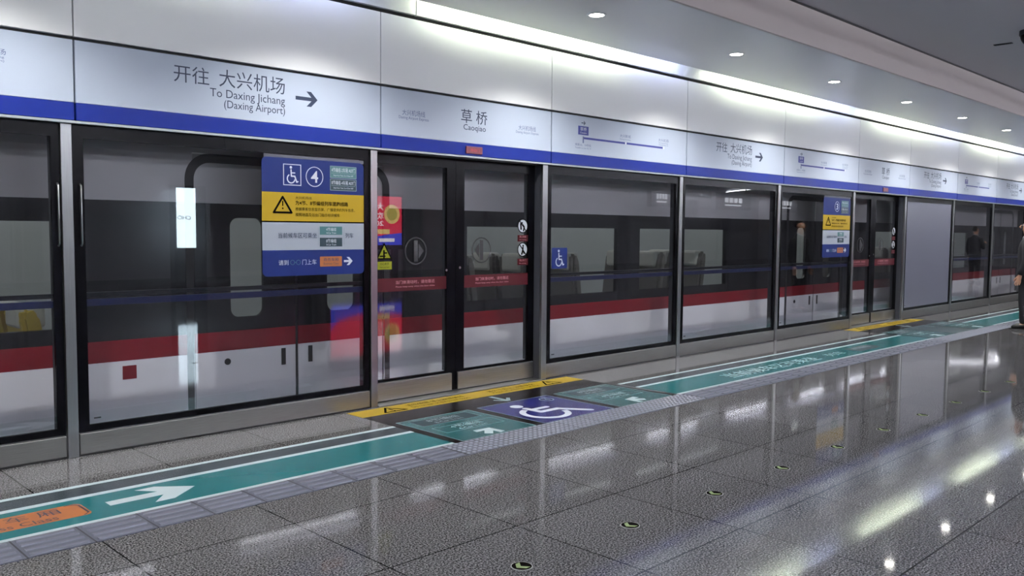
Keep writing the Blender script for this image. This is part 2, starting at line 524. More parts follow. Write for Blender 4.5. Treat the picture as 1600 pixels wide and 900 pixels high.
# top strip above the dark slot, lit by the cove
TJ = [-9.1, -4.52, 0.1, 4.72, 9.32, 13.95, 18.55, 23.15, 27.75, 32.4]
for i in range(len(TJ) - 1):
    a, b = max(TJ[i], X0), TJ[i + 1]
    o = MB().box((0.004, YF, 0), (b - a - 0.004, -0.001, 3.78 - 3.336), 0.002).build('cove_board', M_white)
    o.location = (a, 0, 3.336)
    tag(o, 'long white panel between the dark slot and the cove, %s from the left' % ord_word[i], 'panel', 'panels lit by the cove')

# ------------------------------------------------------------------ platform screen: posts, fixed panes, sliding doors
ZH = 2.168
def post(x, wide, label, jamb=False):
    t = thing('screen_post', label, 'post', (x, 0, 0), 'steel posts of the platform screen')
    MB().box((-wide / 2, -0.012, 0), (wide / 2, 0.02, ZH), 0.004).build('steel_face', M_steelv, t)
    MB().box((-wide / 2, 0.02, 0), (wide / 2, 0.115, ZH)).build('jamb', M_jamb, t)
    return t

def fixed_pane(x0, x1, label, bar=True, film=False, tag_mark=True):
    """x0..x1 between post faces"""
    t = thing('glass_screen', label, 'glass screen', (x0, 0, 0), 'fixed panes of the platform screen')
    w = x1 - x0
    f = MB()
    a, b = 0.006, w - 0.006
    il, ir = 0.072, w - 0.055
    zb, zt = 0.20, 2.08
    f.box((a, 0.004, 0.156), (b, 0.03, zb)).box((a, 0.004, zt), (b, 0.03, ZH)).box((a, 0.004, zb), (il, 0.03, zt)).box((ir, 0.004, zb), (b, 0.03, zt))
    f.build('frame', M_frame, t)
    MB().box((a, 0.03, zb - 0.03), (il - 0.01, 0.085, zt + 0.03)).build('frame_return', M_inner, t)
    MB().box((ir + 0.006, 0.03, zb - 0.03), (b, 0.085, zt + 0.03)).build('frame_return', M_inner, t)
    MB().box((il - 0.004, 0.012, zb - 0.004), (ir + 0.004, 0.022, zt + 0.004)).build('glass', M_film if film else M_glass, t)
    MB().box((a, -0.006, 0.012), (b, 0.03, 0.15), 0.004).build('kick_plate', M_steel, t)
    if bar:
        bt = MB().box((il - 0.02, 0.04, 1.045), (ir + 0.01, 0.075, 1.075), 0.004).build('crash_bar', M_bar, t)
        MB().box((il - 0.02, 0.038, 0.985), (ir + 0.01, 0.074, 1.03), 0.003).build('bar_stripe', M_barblue, bt)
    if tag_mark:
        flat('maker_mark', [rect(il + 0.03, zb + 0.035, il + 0.075, zb + 0.045)], M_dark, t, 0.0115)
    return t

def bay_x(i):
    a = J[i] - 0.015
    b = J[i + 1] - 0.085
    return a, b
flabel = {1: 'fixed glass screen panel cut off by the left edge, a yellow train seat behind', 2: 'fixed glass screen panel carrying the large blue, yellow and white sign',
          4: 'fixed glass screen panel with the small blue wheelchair sticker', 5: 'fixed glass screen panel with red stripe behind, in the middle of the photo',
          6: 'fixed glass screen panel carrying the farther sign numbered 3', 8: 'opaque grey film screen panel just right of the farther doors',
          9: 'narrow looking fixed glass panel, first past the grey film panel', 10: 'fixed glass panel at the right edge beside the standing person',
          12: 'fixed glass panel past the right edge, next to the farthest doors', 13: 'farthest fixed glass panel, past the right edge'}
panes = {}
for i, s_ in enumerate(seq):
    if s_ == 'F':
        a, b = bay_x(i)
        panes[i] = fixed_pane(a, b, flabel[i], film=(i == 8), bar=(i != 8))
plabel = {1: 'steel post left of the frame edge', 2: 'wide bright steel post at the far left of the photo', 3: 'steel post left of the nearest sliding doors', 4: 'steel post right of the nearest sliding doors',
          5: 'steel post between the wheelchair sticker pane and the middle pane', 6: 'steel post right of the middle pane', 7: 'thin steel post left of the farther sliding doors',
          8: 'bright steel post right of the farther sliding doors', 9: 'steel post right of the grey film pane', 10: 'thin steel post next to the right edge',
          11: 'steel post behind the standing person', 12: 'steel post past the right edge, right of the farthest doors', 13: 'farthest steel post, past the right edge', 14: 'end steel post past the right edge'}
for i in range(1, 15):
    post(J[i] - 0.05, 0.068 if i != 4 else 0.075, plabel[i])

# panic handles either side of the far left post
for x, par, nm in ((0.045, panes[2], 'a'), (bay_x(1)[1] - bay_x(1)[0] - 0.022, panes[1], 'b')):
    MB().tube([(x, -0.001, 1.385), (x, -0.022, 1.40), (x, -0.022, 1.77), (x, -0.001, 1.785)], 0.006).build('panic_handle', M_steelv, par, True)

def door_leaf(x0, x1, side, label, number):
    t = thing('platform_door', label, 'sliding door', (x0, 0.1, 0), 'sliding doors of the platform screen')
    w = x1 - x0
    zb, zt = 0.205, 2.075
    if side == 'L':
        il, ir = 0.115, w - 0.105
    else:
        il, ir = 0.105, w - 0.085
    f = MB()
    f.box((0, 0.0, 0.185), (w, 0.03, zb)).box((0, 0.0, zt), (w, 0.03, ZH - 0.004)).box((0, 0, zb), (il, 0.03, zt)).box((ir, 0, zb), (w, 0.03, zt))
    f.box((w - 0.04 if side == 'L' else 0, 0, 0.02), (w if side == 'L' else 0.02, 0.03, 0.185))
    f.build('frame', M_frame, t)
    MB().box((ir + 0.004, 0.03, zb), (w, 0.07, zt)).build('frame_return', M_inner, t)
    MB().box((0, 0.03, zb), (il - 0.004, 0.07, zt)).build('frame_return', M_inner, t)
    MB().box((il - 0.004, 0.008, zb - 0.004), (ir + 0.004, 0.018, zt + 0.004)).build('glass', M_glass, t)
    MB().box((0.004 if side == 'L' else 0.024, -0.008, 0.02), (w - 0.044 if side == 'L' else w - 0.004, 0.03, 0.18), 0.004).build('kick_plate', M_steel, t)
    n = 0.0075
    # red warning band
    bd = flat('warning_band', [rect(il, 0.968, ir, 1.085)], M_red, t, n)
    xc = (il + ir) / 2 + (0.03 if side == 'L' else -0.06)
    text('warning_text', [('当门体滑动时，请勿靠近', (xc - 0.22, 1.03, xc + 0.22, 1.062)), ('Please keep away when the door slides', (xc - 0.22, 0.997, xc + 0.22, 1.014))], M_redtxt, bd, n - 0.001)
    # big round arrow mark
    ax = 0.33 if side == 'R' else w - 0.46
    ring = flat('arrow_mark', ringpolys(ax, 1.32, 0.118, 0.012), M_dark, t, n)
    sgn = 1
    flat('arrow_bars', [rect(ax - 0.022, 1.225, ax + 0.022, 1.415)] + ([[(ax + 0.09, 1.32), (ax + 0.03, 1.39), (ax + 0.03, 1.25)]] if side == 'L' else [[(ax - 0.09, 1.32), (ax - 0.03, 1.39), (ax - 0.03, 1.25)]]), M_dark, ring, n)
    if side == 'L':
        c = il + 0.075
        tri = flat('hand_warning', [[(c, 1.395), (c - 0.085, 1.25), (c + 0.085, 1.25)]], M_black, t, n)
        flat('warning_triangle', [[(c, 1.372), (c - 0.064, 1.262), (c + 0.064, 1.262)]], M_lime, tri, n - 0.0008)
        flat('hand_pictogram', [rect(c - 0.012, 1.262, c + 0.004, 1.33), rect(c - 0.05, 1.272, c + 0.012, 1.284), rect(c + 0.004, 1.30, c + 0.03, 1.312)], M_black, tri, n - 0.0016)
        yl = flat('caution_label', [rect(c - 0.075, 1.163, c + 0.08, 1.232)], M_lime, t, n)
        text('caution_text', [('小心夹手', (c - 0.045, 1.20, c + 0.05, 1.224)), ('Watch your hands', (c - 0.05, 1.173, c + 0.055, 1.189))], M_black, yl, n - 0.001)
        MB().poly(circ(w - 0.11, 1.14, 0.011, 12), -0.004, -0.0005, 'y').build('lock_cap', M_steelv, t)
    else:
        c = ir - 0.075
        for zc, word, en, pic in ((1.555, '禁止倚靠', 'No leaning', 0), (1.32, '禁止扒门', 'No prying', 1)):
            pr = flat('prohibition_sign', [circ(c, zc, 0.072, 28)], M_black, t, n)
            flat('sign_disc', [circ(c, zc, 0.062, 28)], M_ltxt, pr, n - 0.0008)
            q = stroke([(c - 0.04, zc + 0.045), (c + 0.042, zc - 0.045)], 0.012)
            if pic == 0:
                q += [circ(c - 0.012, zc + 0.03, 0.011, 10)] + stroke([(c - 0.03, zc + 0.02), (c - 0.025, zc - 0.03)], 0.02) + stroke([(c, zc + 0.01), (c + 0.02, zc - 0.01), (c + 0.01, zc - 0.045)], 0.018)
            else:
                q += [circ(c + 0.006, zc + 0.038, 0.011, 10)] + stroke([(c + 0.004, zc + 0.02), (c, zc - 0.01), (c - 0.012, zc - 0.045)], 0.02) + stroke([(c, zc - 0.01), (c + 0.02, zc - 0.04)], 0.012)
            flat('pictogram', q, M_black, pr, n - 0.0016)
            lb = flat('red_label', [rect(c - 0.072, zc - 0.155, c + 0.078, zc - 0.09)], M_red, t, n)
            text('label_text', [(word, (c - 0.045, zc - 0.118, c + 0.05, zc - 0.097)), (en, (c - 0.045, zc - 0.146, c + 0.05, zc - 0.13))], M_redtxt, lb, n - 0.001)
        MB().poly(circ(0.05, 1.16, 0.012, 12), -0.004, -0.0005, 'y').build('lock_cap', M_steelv, t)
    return t
dl = {0: ('left leaf of sliding doors past the left edge', 'right leaf of sliding doors past the left edge'),
      3: ('left leaf of the nearest sliding doors, with the yellow hand warning triangle', 'right leaf of the nearest sliding doors, with two round prohibition stickers'),
      7: ('left leaf of the farther sliding doors beside the sign numbered 3', 'right leaf of the farther sliding doors beside the grey film pane'),
      11: ('left leaf of the farthest sliding doors, past the right edge', 'right leaf of the farthest sliding doors, past the right edge')}
for i in (0, 3, 7, 11):
    m = J[i] + 0.946
    door_leaf(J[i] - 0.05 + 0.0, m, 'L', dl[i][0], i)
    door_leaf(m + 0.004, J[i + 1] - 0.088, 'R', dl[i][1], i)
    o = MB().box((0, 0, 0), (J[i + 1] - 0.09 - J[i] + 0.02, 0.125, 0.012), 0.003).build('door_sill', M_steel)
    o.location = (J[i] - 0.015, -0.03, 0)
    tag(o, {0: 'metal door sill past the left edge', 3: 'metal sill under the nearest sliding doors', 7: 'metal sill under the farther sliding doors', 11: 'metal sill past the right edge'}[i], 'sill', 'sills under the sliding doors')

# wheelchair sticker on the pane right of the nearest doors
t = thing('access_sticker', 'small dark blue wheelchair sticker on the pane right of the nearest doors', 'sticker', (6.633, 0.0, 1.228))
flat('sticker_ground', [rrect(-0.118, -0.105, 0.118, 0.108, 0.012)], M_signblue, t, 0.0115)
flat('wheelchair_symbol', wheelchair(0.0, 0.0, 0.18), M_ltxt, t, 0.0107)

# ------------------------------------------------------------------ information signs on the glass
def info_sign(x, label, num, chair):
    t = thing('information_sign', label, 'sign', (x, 0, 1.142), 'boarding information signs')
    B = 1.142
    Z = lambda z: z - B
    w = 0.925
    y = 0.0095
    def pan(name, polys, m, par, lv):
        return flat(name, polys, m, par, y - 0.0012 * lv, th=0.0008)
    def txt(name, items, m, par, lv, bold=0.0):
        return text(name, items, m, par, y - 0.0012 * lv - 0.0012, bold=bold)
    r = 0.04
    n = 6
    top = [(0, Z(1.787)), (w, Z(1.787))] + [(w - r + r * math.cos(PI / 2 * i / n), Z(2.05) - r + r * math.sin(PI / 2 * i / n)) for i in range(n + 1)] + [(r + r * math.cos(PI / 2 + PI / 2 * i / n), Z(2.05) - r + r * math.sin(PI / 2 + PI / 2 * i / n)) for i in range(n + 1)]
    bot = [(r + r * math.cos(PI + PI / 2 * i / n), Z(1.142) + r + r * math.sin(PI + PI / 2 * i / n)) for i in range(n + 1)] + [(w - r + r * math.cos(1.5 * PI + PI / 2 * i / n), Z(1.142) + r + r * math.sin(1.5 * PI + PI / 2 * i / n)) for i in range(n + 1)] + [(w, Z(1.342)), (0, Z(1.342))]
    MB().box((0.02, 0.0098, Z(2.045)), (w + 0.004, 0.0118, Z(2.075))).build('top_strip', M_jamb, t)
    hd = pan('number_field', [top], M_signblue, t, 1)
    pan('circle', ringpolys(0.458, Z(1.918), 0.076, 0.006), M_ltxt, hd, 2)
    txt('number', [(num, (0.425, Z(1.872), 0.49, Z(1.964)))], M_ltxt, hd, 2, 0.012)
    if chair:
        pan('chair_frame', [q for q in frame_polys(0.182, Z(1.842), 0.338, Z(2.006), 0.006)], M_ltxt, hd, 2)
        pan('wheelchair_symbol', wheelchair(0.258, Z(1.922), 0.14), M_ltxt, hd, 2)
    for z0, z1, m, s1, s2 in ((1.918, 2.014, M_teal, '4节编组-2车厢 A07门', 'Only 4-Car Train, Car 2 Door A07'), (1.818, 1.911, M_dteal, '8节编组-4车厢 A07门', 'Only 8-Car Train, Car 4 Door A07')):
        bx = pan('car_label', [rect(0.60, Z(z0), 0.852, Z(z1))], m, hd, 2)
        pan('label_border', frame_polys(0.60, Z(z0), 0.852, Z(z1), 0.004) + [rect(0.612, Z(z0) + 0.037, 0.84, Z(z0) + 0.040)], M_outline, bx, 3)
        txt('label_text', [(s1, (0.614, Z(z0) + 0.047, 0.84, Z(z1) - 0.013)), (s2, (0.63, Z(z0) + 0.012, 0.82, Z(z0) + 0.027))], M_ltxt, bx, 3)
    ye = pan('notice_field', [rect(0, Z(1.567), w, Z(1.787))], M_yellow, t, 1)
    tr = [(0.175, Z(1.752)), (0.098, Z(1.632)), (0.252, Z(1.632))]
    pan('warning_triangle', [q for q in stroke(tr + [tr[0]], 0.016)] + [rect(0.170, Z(1.682), 0.180, Z(1.722)), circ(0.175, Z(1.664), 0.007, 10)], M_black, ye, 2)
    txt('notice_text', [('大兴机场线', (0.285, Z(1.738), 0.43, Z(1.76))), ('根据乘客信息显示屏、广播提供的列车信息，', (0.285, Z(1.648), 0.835, Z(1.675))), ('按照地面及站台门指示标识候车', (0.285, Z(1.604), 0.69, Z(1.632)))], M_black, ye, 2)
    txt('notice_heading', [('为4节、8节编组列车混跑线路', (0.285, Z(1.692), 0.77, Z(1.727)))], M_black, ye, 2, 0.014)
    pan('divider', [rect(0, Z(1.556), w, Z(1.567))], M_black, t, 1)
    wh = pan('train_field', [rect(0, Z(1.342), w, Z(1.556))], M_signwhite, t, 1)
    txt('train_text', [('当前候车区可乘坐', (0.135, Z(1.435), 0.475, Z(1.477))), ('列车', (0.742, Z(1.435), 0.82, Z(1.477)))], M_ink, wh, 2, 0.006)
    for bx_ in (0.488, 0.73):
        pan('bracket', [rect(bx_, Z(1.38), bx_ + 0.002, Z(1.52))], M_outline, wh, 2)
    for z0, z1, m, s1, s2 in ((1.462, 1.528, M_teal, '4节编组', '4-Car Train'), (1.368, 1.438, M_dteal, '8节编组', '8-Car Train')):
        bx = pan('train_label', [rect(0.502, Z(z0), 0.712, Z(z1))], m, wh, 2)
        txt('label_text', [(s1, (0.56, Z(z0) + 0.030, 0.655, Z(z1) - 0.009)), (s2, (0.562, Z(z0) + 0.008, 0.653, Z(z0) + 0.022))], M_ltxt, bx, 3)
    bo = pan('direction_field', [bot], M_signblue, t, 1)
    txt('direction_text', [('请到', (0.135, Z(1.226), 0.22, Z(1.266))), ('门上车', (0.342, Z(1.226), 0.47, Z(1.268)))], M_ltxt, bo, 2)
    pan('door_circles', ringpolys(0.256, Z(1.246), 0.018, 0.003, 20) + ringpolys(0.308, Z(1.246), 0.018, 0.003, 20) + [rect(0.276, Z(1.244), 0.288, Z(1.248))], M_teal, bo, 2)
    oc = pan('class_label', [rrect(0.502, Z(1.208), 0.708, Z(1.288), 0.006)], M_orange, bo, 2)
    txt('class_text', [('商务车厢', (0.535, Z(1.25), 0.675, Z(1.277))), ('Business Class', (0.535, Z(1.222), 0.675, Z(1.24)))], M_ink, oc, 3)
    pan('arrow', arrow_right(0.728, 0.812, Z(1.248), 0.066, 0.017), M_ltxt, bo, 2)
    return t
info_sign(3.283, 'large blue, yellow and white boarding sign with wheelchair symbol and number 4', '4', True)
info_sign(12.50, 'farther blue, yellow and white boarding sign with number 3', '3', False)

# ------------------------------------------------------------------ floor markings
def band(x0, x1, label, extra):
    t = thing('guide_strip', label, 'floor marking', (x0, 0, 0), 'teal guide strips on the platform floor')
    w = x1 - x0
    MB().box((0, -0.905, 0.0), (w, -0.722, 0.0015)).build('dark_stripe', M_floordark, t)
    MB().box((0, -1.382, 0.0), (w, -0.945, 0.0015)).build('teal_stripe', M_floorteal, t)
    for a, b in ((-0.725, -0.68), (-0.95, -0.90), (-1.422, -1.378)):
        MB().box((0, a, 0.0), (w, b, 0.002)).build('white_line', M_floorwhite, t)
    if extra:
        extra(t)
    return t
def ex_left(t):
    a = [(0.0, -1.11), (0.0, -1.19), (0.40, -1.19)]
    x = 1.71 - t.location.x
    yc = -1.15
    flat('arrow', [[(x, yc + 0.04), (x, yc - 0.04), (x + 0.29, yc - 0.04), (x + 0.2, yc - 0.145), (x + 0.31, yc - 0.145), (x + 0.49, yc), (x + 0.31, yc + 0.145), (x + 0.2, yc + 0.145), (x + 0.29, yc + 0.04)]], M_floorwhite, t, 0.0015, 'z')
    o = 0.78 - t.location.x
    p = flat('class_plate', [rrect(o, -1.262, o + 0.82, -1.028, 0.04)], M_orange, t, 0.0015, 'z')
    flat('plate_outline', [[(o + 0.74, -1.034), (o + 0.782, -1.034), (o + 0.812, -1.066), (o + 0.812, -1.222), (o + 0.782, -1.254), (o + 0.772, -1.254), (o + 0.802, -1.222), (o + 0.802, -1.066), (o + 0.776, -1.042), (o + 0.74, -1.042)]], M_ink, p, 0.0022, 'z')
    text('class_text', [('商 务 车 厢', (o + 0.13, -1.15, o + 0.70, -1.05)), ('Business Class', (o + 0.16, -1.24, o + 0.66, -1.175))], M_ink, p, 0.0026, 'z')
def ex_right(t):
    o = t.location.x
    text('floor_text', [('当前候车区可乘坐', (7.95 - o, -1.275, 9.95 - o, -1.07)), ('列车', (10.25 - o, -1.25, 10.7 - o, -1.10))], M_floorwhite, t, 0.0022, 'z')
    p = flat('dark_plate', [rect(10.95 - o, -1.29, 11.7 - o, -1.04)], M_dteal, t, 0.0015, 'z')
    text('plate_text', [('8节编组', (11.08 - o, -1.18, 11.55 - o, -1.08))], M_floorwhite, p, 0.0026, 'z')
    p2 = flat('class_plate', [rect(11.85 - o, -1.27, 12.4 - o, -1.05)], M_tealplate, t, 0.0015, 'z')
band(-0.45, 3.985, 'teal guide strip in the left foreground with a white arrow and orange plate', ex_left)
band(6.745, 13.17, 'long teal guide strip with white characters in the middle distance', ex_right)
band(15.9, 22.6, 'faint far teal guide strip ending at the standing person', None)

def zone(x0, num, near):
    w = 2.70
    wh = 'nearest' if near else 'farther'
    o = thing('door_marking', 'yellow and black boarding zone floor marking at the %s sliding doors' % wh, 'floor marking', (x0, 0, 0), 'boarding zone markings')
    MB().box((0, -1.42, 0), (w, -0.285, 0.0012)).build('black_ground', M_floorblack, o)
    ys = MB().box((0.0, -0.285, 0), (w, -0.052, 0.0018)).build('yellow_strip', M_yellow, o)
    n = 0.0024
    items = []
    for cx in (0.36, 2.30):
        tr = [(cx, -0.09), (cx - 0.11, -0.245), (cx + 0.11, -0.245)]
        flat('warning_triangle', stroke(tr + [tr[0]], 0.02) + [rect(cx - 0.008, -0.2, cx + 0.008, -0.14), circ(cx, -0.222, 0.01, 8)], M_black, ys, 0.0018, 'z')
    text('warning_text', [('请勿倚靠 禁止踩踏黄线', (0.55, -0.165, 1.2, -0.10)), ('Do not lean on the screen doors', (0.55, -0.24, 1.2, -0.19)),
                          ('请先下后上 注意安全', (1.5, -0.165, 2.12, -0.10)), ('Please let passengers off first', (1.5, -0.24, 2.12, -0.19))], M_black, ys, n, 'z')
    ar = [(1.22, -0.34), (1.52, -0.34)]
    flat('exit_arrow', stroke([(1.36, -0.32), (1.36, -0.56)], 0.05, False) + stroke([(1.27, -0.46), (1.36, -0.56), (1.45, -0.46)], 0.035, False), M_outline, o, 0.0012, 'z')
    for k, x in enumerate((0.075, 1.885)):
        p = flat('boarding_plate', [rect(x, -1.41, x + 0.755, -0.612)], M_tealplate, o, 0.0012, 'z')
        flat('plate_border', frame_polys(x, -1.41, x + 0.755, -0.612, 0.008), M_outline, p, 0.0018, 'z')
        flat('upper_box', [rect(x + 0.08, -0.865, x + 0.68, -0.66)], M_dteal, p, 0.0019, 'z')
        flat('box_border', frame_polys(x + 0.08, -0.865, x + 0.68, -0.66, 0.007) + frame_polys(x + 0.08, -1.138, x + 0.68, -0.952, 0.007), M_outline, p, 0.0026, 'z')
        text('plate_text', [('8节编组', (x + 0.22, -0.765, x + 0.54, -0.69)), ('8-Car Train', (x + 0.24, -0.83, x + 0.52, -0.785)), ('4节编组', (x + 0.22, -1.045, x + 0.54, -0.972)), ('4-Car Train', (x + 0.24, -1.112, x + 0.52, -1.068))], M_floorwhite, p, 0.0028, 'z')
        c, s = (x + 0.36, -1.29)
        # arrow pointing diagonally in towards the doors
        ang = math.radians(47 if k == 0 else 140)
        ca, sa = math.cos(ang), math.sin(ang)
        A = [rect(-0.09, -0.033, 0.06, 0.033), [(0.10, 0), (0.0, 0.12), (-0.05, 0.09), (0.04, 0)], [(0.10, 0), (0.04, 0), (-0.05, -0.09), (0.0, -0.12)]]
        flat('boarding_arrow', [[(c + u * ca - v * sa, s + u * sa + v * ca) for u, v in q] for q in A], M_floorwhite, p, 0.0019, 'z')
    x = 0.93
    cm = M_floorblue if near else M_dteal
    p = flat('centre_plate', [rect(x, -1.41, x + 0.86, -0.612)], cm, o, 0.0012, 'z')
    flat('plate_border', frame_polys(x, -1.41, x + 0.86, -0.612, 0.008), M_outline, p, 0.0018, 'z')
    flat('number_ring', ringpolys(x + 0.72, -0.75, 0.065, 0.012, 24), M_outline, p, 0.0018, 'z')
    text('number', [(num, (x + 0.695, -0.79, x + 0.745, -0.71))], M_outline, p, 0.0026, 'z')
    if near:
        q = [circ(5.21 - x0, -0.80, 0.058, 20)]
        X = lambda a: a - x0
        q += stroke([(X(5.21), -0.91), (X(5.215), -1.085), (X(5.42), -1.085), (X(5.585), -1.31)], 0.062)
        q += stroke([(X(5.215), -0.975), (X(5.40), -0.975)], 0.05)
        q += ringpolys(X(5.215), -1.135, 0.19, 0.055, 28, 0.60 * PI, 1.93 * PI)
        flat('wheelchair_symbol', q, M_ltxt, p, 0.0018, 'z')
    return o
zone(3.99, '4', True)
zone(13.19, '3', False)

# tactile paving
def tact(x0, x1, studs, label):
    t = thing('tactile_paving', label, 'tactile paving', (x0, 0, 0), 'grey tactile paving strips')
    w = x1 - x0
    MB().box((0, -1.715, 0), (w, -1.422, 0.004)).build('base', M_tact, t)
    k = int(round(w / 0.3))
    jm = MB()
    for i in range(k + 1):
        xx = min(max(i * w / k, 0.003), w - 0.003)
        jm.box((xx - 0.004, -1.715, 0.0005), (xx + 0.004, -1.422, 0.0045))
    jm.build('joints', M_tactjoint, t)
    m = MB()
    if studs:
        nx = int(w / 0.05)
        for i in range(nx):
            for j in range(6):
                cx, cy = 0.025 + i * 0.05, -1.445 - j * 0.049
                a = [m.bm.verts.new((cx + 0.016 * math.cos(2 * PI * q / 8), cy + 0.016 * math.sin(2 * PI * q / 8), 0.004)) for q in range(8)]
                b = [m.bm.verts.new((cx + 0.010 * math.cos(2 * PI * q / 8), cy + 0.010 * math.sin(2 * PI * q / 8), 0.009)) for q in range(8)]
                for q in range(8):
                    m.bm.faces.new((a[q], a[(q + 1) % 8], b[(q + 1) % 8], b[q]))
                m.bm.faces.new(b)
        m.build('studs', M_bump, t)
    else:
        for i in range(k):
            for j in range(4):
                y = -1.458 - j * 0.074
                a = i * w / k + 0.02
                b = (i + 1) * w / k - 0.02
                m.poly([(y - 0.016, 0.004), (y + 0.016, 0.004), (y + 0.010, 0.009), (y - 0.010, 0.009)], a, b, 'x')
        m.build('ridges', M_ridge, t)
    return t
tact(-0.93, 3.84, False, 'ridged grey tactile strip beside the teal strip in the left foreground')
tact(3.84, 6.74, True, 'studded grey tactile strip in front of the nearest doors')
tact(6.74, 13.0, False, 'ridged grey tactile strip beside the long teal strip')
tact(13.0, 15.9, True, 'studded grey tactile strip in front of the farther doors')
tact(15.9, 22.2, False, 'ridged grey tactile strip leading to the standing person')

# guidance discs set in the floor
def disc(i):
    t = thing('floor_disc', 'round black floor disc with pale arrow, %s from the front' % ord_word[i], 'floor disc', (2.718 + 0.791 * i, -3.325, 0), 'guidance discs in the floor')
    MB().poly(circ(0, 0, 0.05, 32), 0.0, 0.002, 'z').build('steel_ring', M_ring, t)
    MB().poly(circ(0, 0, 0.046, 32), 0.0015, 0.0026, 'z').build('black_face', M_black, t)
    P = [(-0.033, 0.0), (-0.006, 0.034), (0.020, 0.034), (-0.006, 0.0), (0.020, -0.034), (-0.006, -0.034)]
    flat('arrow', [[P[0], P[1], P[2], P[3]], [P[0], P[3], P[4], P[5]]], M_glowgreen, t, 0.0026, 'z')
for i in range(14):
    disc(i)

# ------------------------------------------------------------------ lamps
def cove(x0, x1, m, label):
    t = thing('cove_lamp', label, 'lamp', (x0, -0.275, 3.43), 'tube lamps hidden in the cove')
    MB().box((0, -0.03, 0), (x1 - x0, 0.03, 0.025)).build('lamp_base', M_soffit, t)
    MB().tube([(0.02, 0, 0.062), (x1 - x0 - 0.02, 0, 0.062)], 0.014, 8).build('tube', m, t)
c_i = 0
for a in TJ[:-1]:
    if a + 4.3 < X0:
        continue
    cove(max(a + 0.12, X0 + 0.1), a + 2.85, M_warm, 'greenish white cove tube, %s pair from the left' % ord_word[c_i])
    cove(a + 2.87, a + 3.95, M_cool, 'lavender white cove tube, %s pair from the left' % ord_word[c_i])
    c_i += 1

def spot(name, parent, loc, watts, ang, col, blend=0.6, r=0.05):
    l = bpy.data.lights.new(name, 'SPOT')
    l.energy = watts
    l.spot_size = math.radians(ang)
    l.spot_blend = blend
    l.color = col
    l.shadow_soft_size = r
    o = bpy.data.objects.new(name, l)
    COL.objects.link(o)
    o.location = loc
    o.parent = parent
    return o
def downlight(x, y, z, label):
    t = thing('downlight', label, 'lamp', (x, y, z), 'recessed downlights in the soffit')
    rg = MB()
    for q in ringpolys(0, 0, 0.075, 0.02, 28):
        rg.poly(q, -0.006, 0.0, 'z')
    rg.build('trim_ring', M_soffit, t)
    MB().poly(circ(0, 0, 0.064, 28), -0.004, 0.0, 'z').build('lens', M_lens, t)
    spot('beam', t, (0, 0, -0.02), DOWN_W, 130, (1.0, 0.97, 0.92))
xs = [5.965 + 2.312 * k for k in range(-5, 13)]
for i, x in enumerate(xs):
    downlight(x, -1.0, 3.40, 'small round recessed downlight, %s from the left along the soffit' % ord_word[i])

def line_lamp(x0, y, ln, label):
    t = thing('linear_lamp', label, 'lamp', (x0, y, 3.64), 'linear lamps under the main ceiling')
    MB().box((0, -0.06, -0.03), (ln, 0.06, 0), 0.004).build('housing', M_soffit, t)
    MB().box((0.02, -0.05, -0.034), (ln - 0.02, 0.05, -0.0305)).build('diffuser', M_line, t)
    MB().box((0.02, -0.05, 0.0005), (ln - 0.02, 0.05, 0.004)).build('added_up_fill', M_upfill, t)  # glowing top face added to throw light on the ceiling
    for k in (0.2, ln - 0.2):
        MB().tube([(k, 0, 0), (k, 0, 0.14)], 0.006, 6).build('hanger', M_steelv, t)
k_i = 0
for y, ph in ((-6.9, 13.96), (-11.5, 12.6)):  # the farther row is added to brighten the hall and fascia
    for k in range(-5, 7):
        line_lamp(ph + 3.68 * k, y, 2.3, 'slim linear ceiling lamp over the %s, %s along its row' % ('middle of the platform' if y > -8 else 'far hall, added as fill', ord_word[k + 5]))

# small ceiling things
t = thing('slot_diffuser', 'short dark air slot in the grey ceiling', 'vent', (11.565, -2.62, 3.78))
MB().box((-0.03, -0.10, -0.008), (0.03, 0.10, 0), 0.003).build('slot_frame', M_inner, t)
MB().box((-0.015, -0.085, -0.011), (0.015, 0.085, -0.0075)).build('slot', M_dark, t)
t = thing('dome_camera', 'black dome camera under the ceiling at the right edge', 'camera', (11.03, -3.08, 3.78))
MB().poly(circ(0, 0, 0.14, 28), -0.05, 0, 'z').build('mount', M_inner, t)
dm = MB()
rings = [[(0.13 * math.cos(a) * math.cos(2 * PI * k / 24), 0.13 * math.cos(a) * math.sin(2 * PI * k / 24), -0.05 - 0.13 * math.sin(a)) for k in range(24)] for a in [PI / 2 * j / 7 for j in range(7)]]
rv = [[dm.bm.verts.new(p) for p in r_] for r_ in rings]
for a_, b_ in zip(rv[:-1], rv[1:]):
    for k in range(24):
        dm.bm.faces.new((a_[k], a_[(k + 1) % 24], b_[(k + 1) % 24], b_[k]))
dm.bm.faces.new(rv[-1])
dm.build('dome', M_frame, t, True)

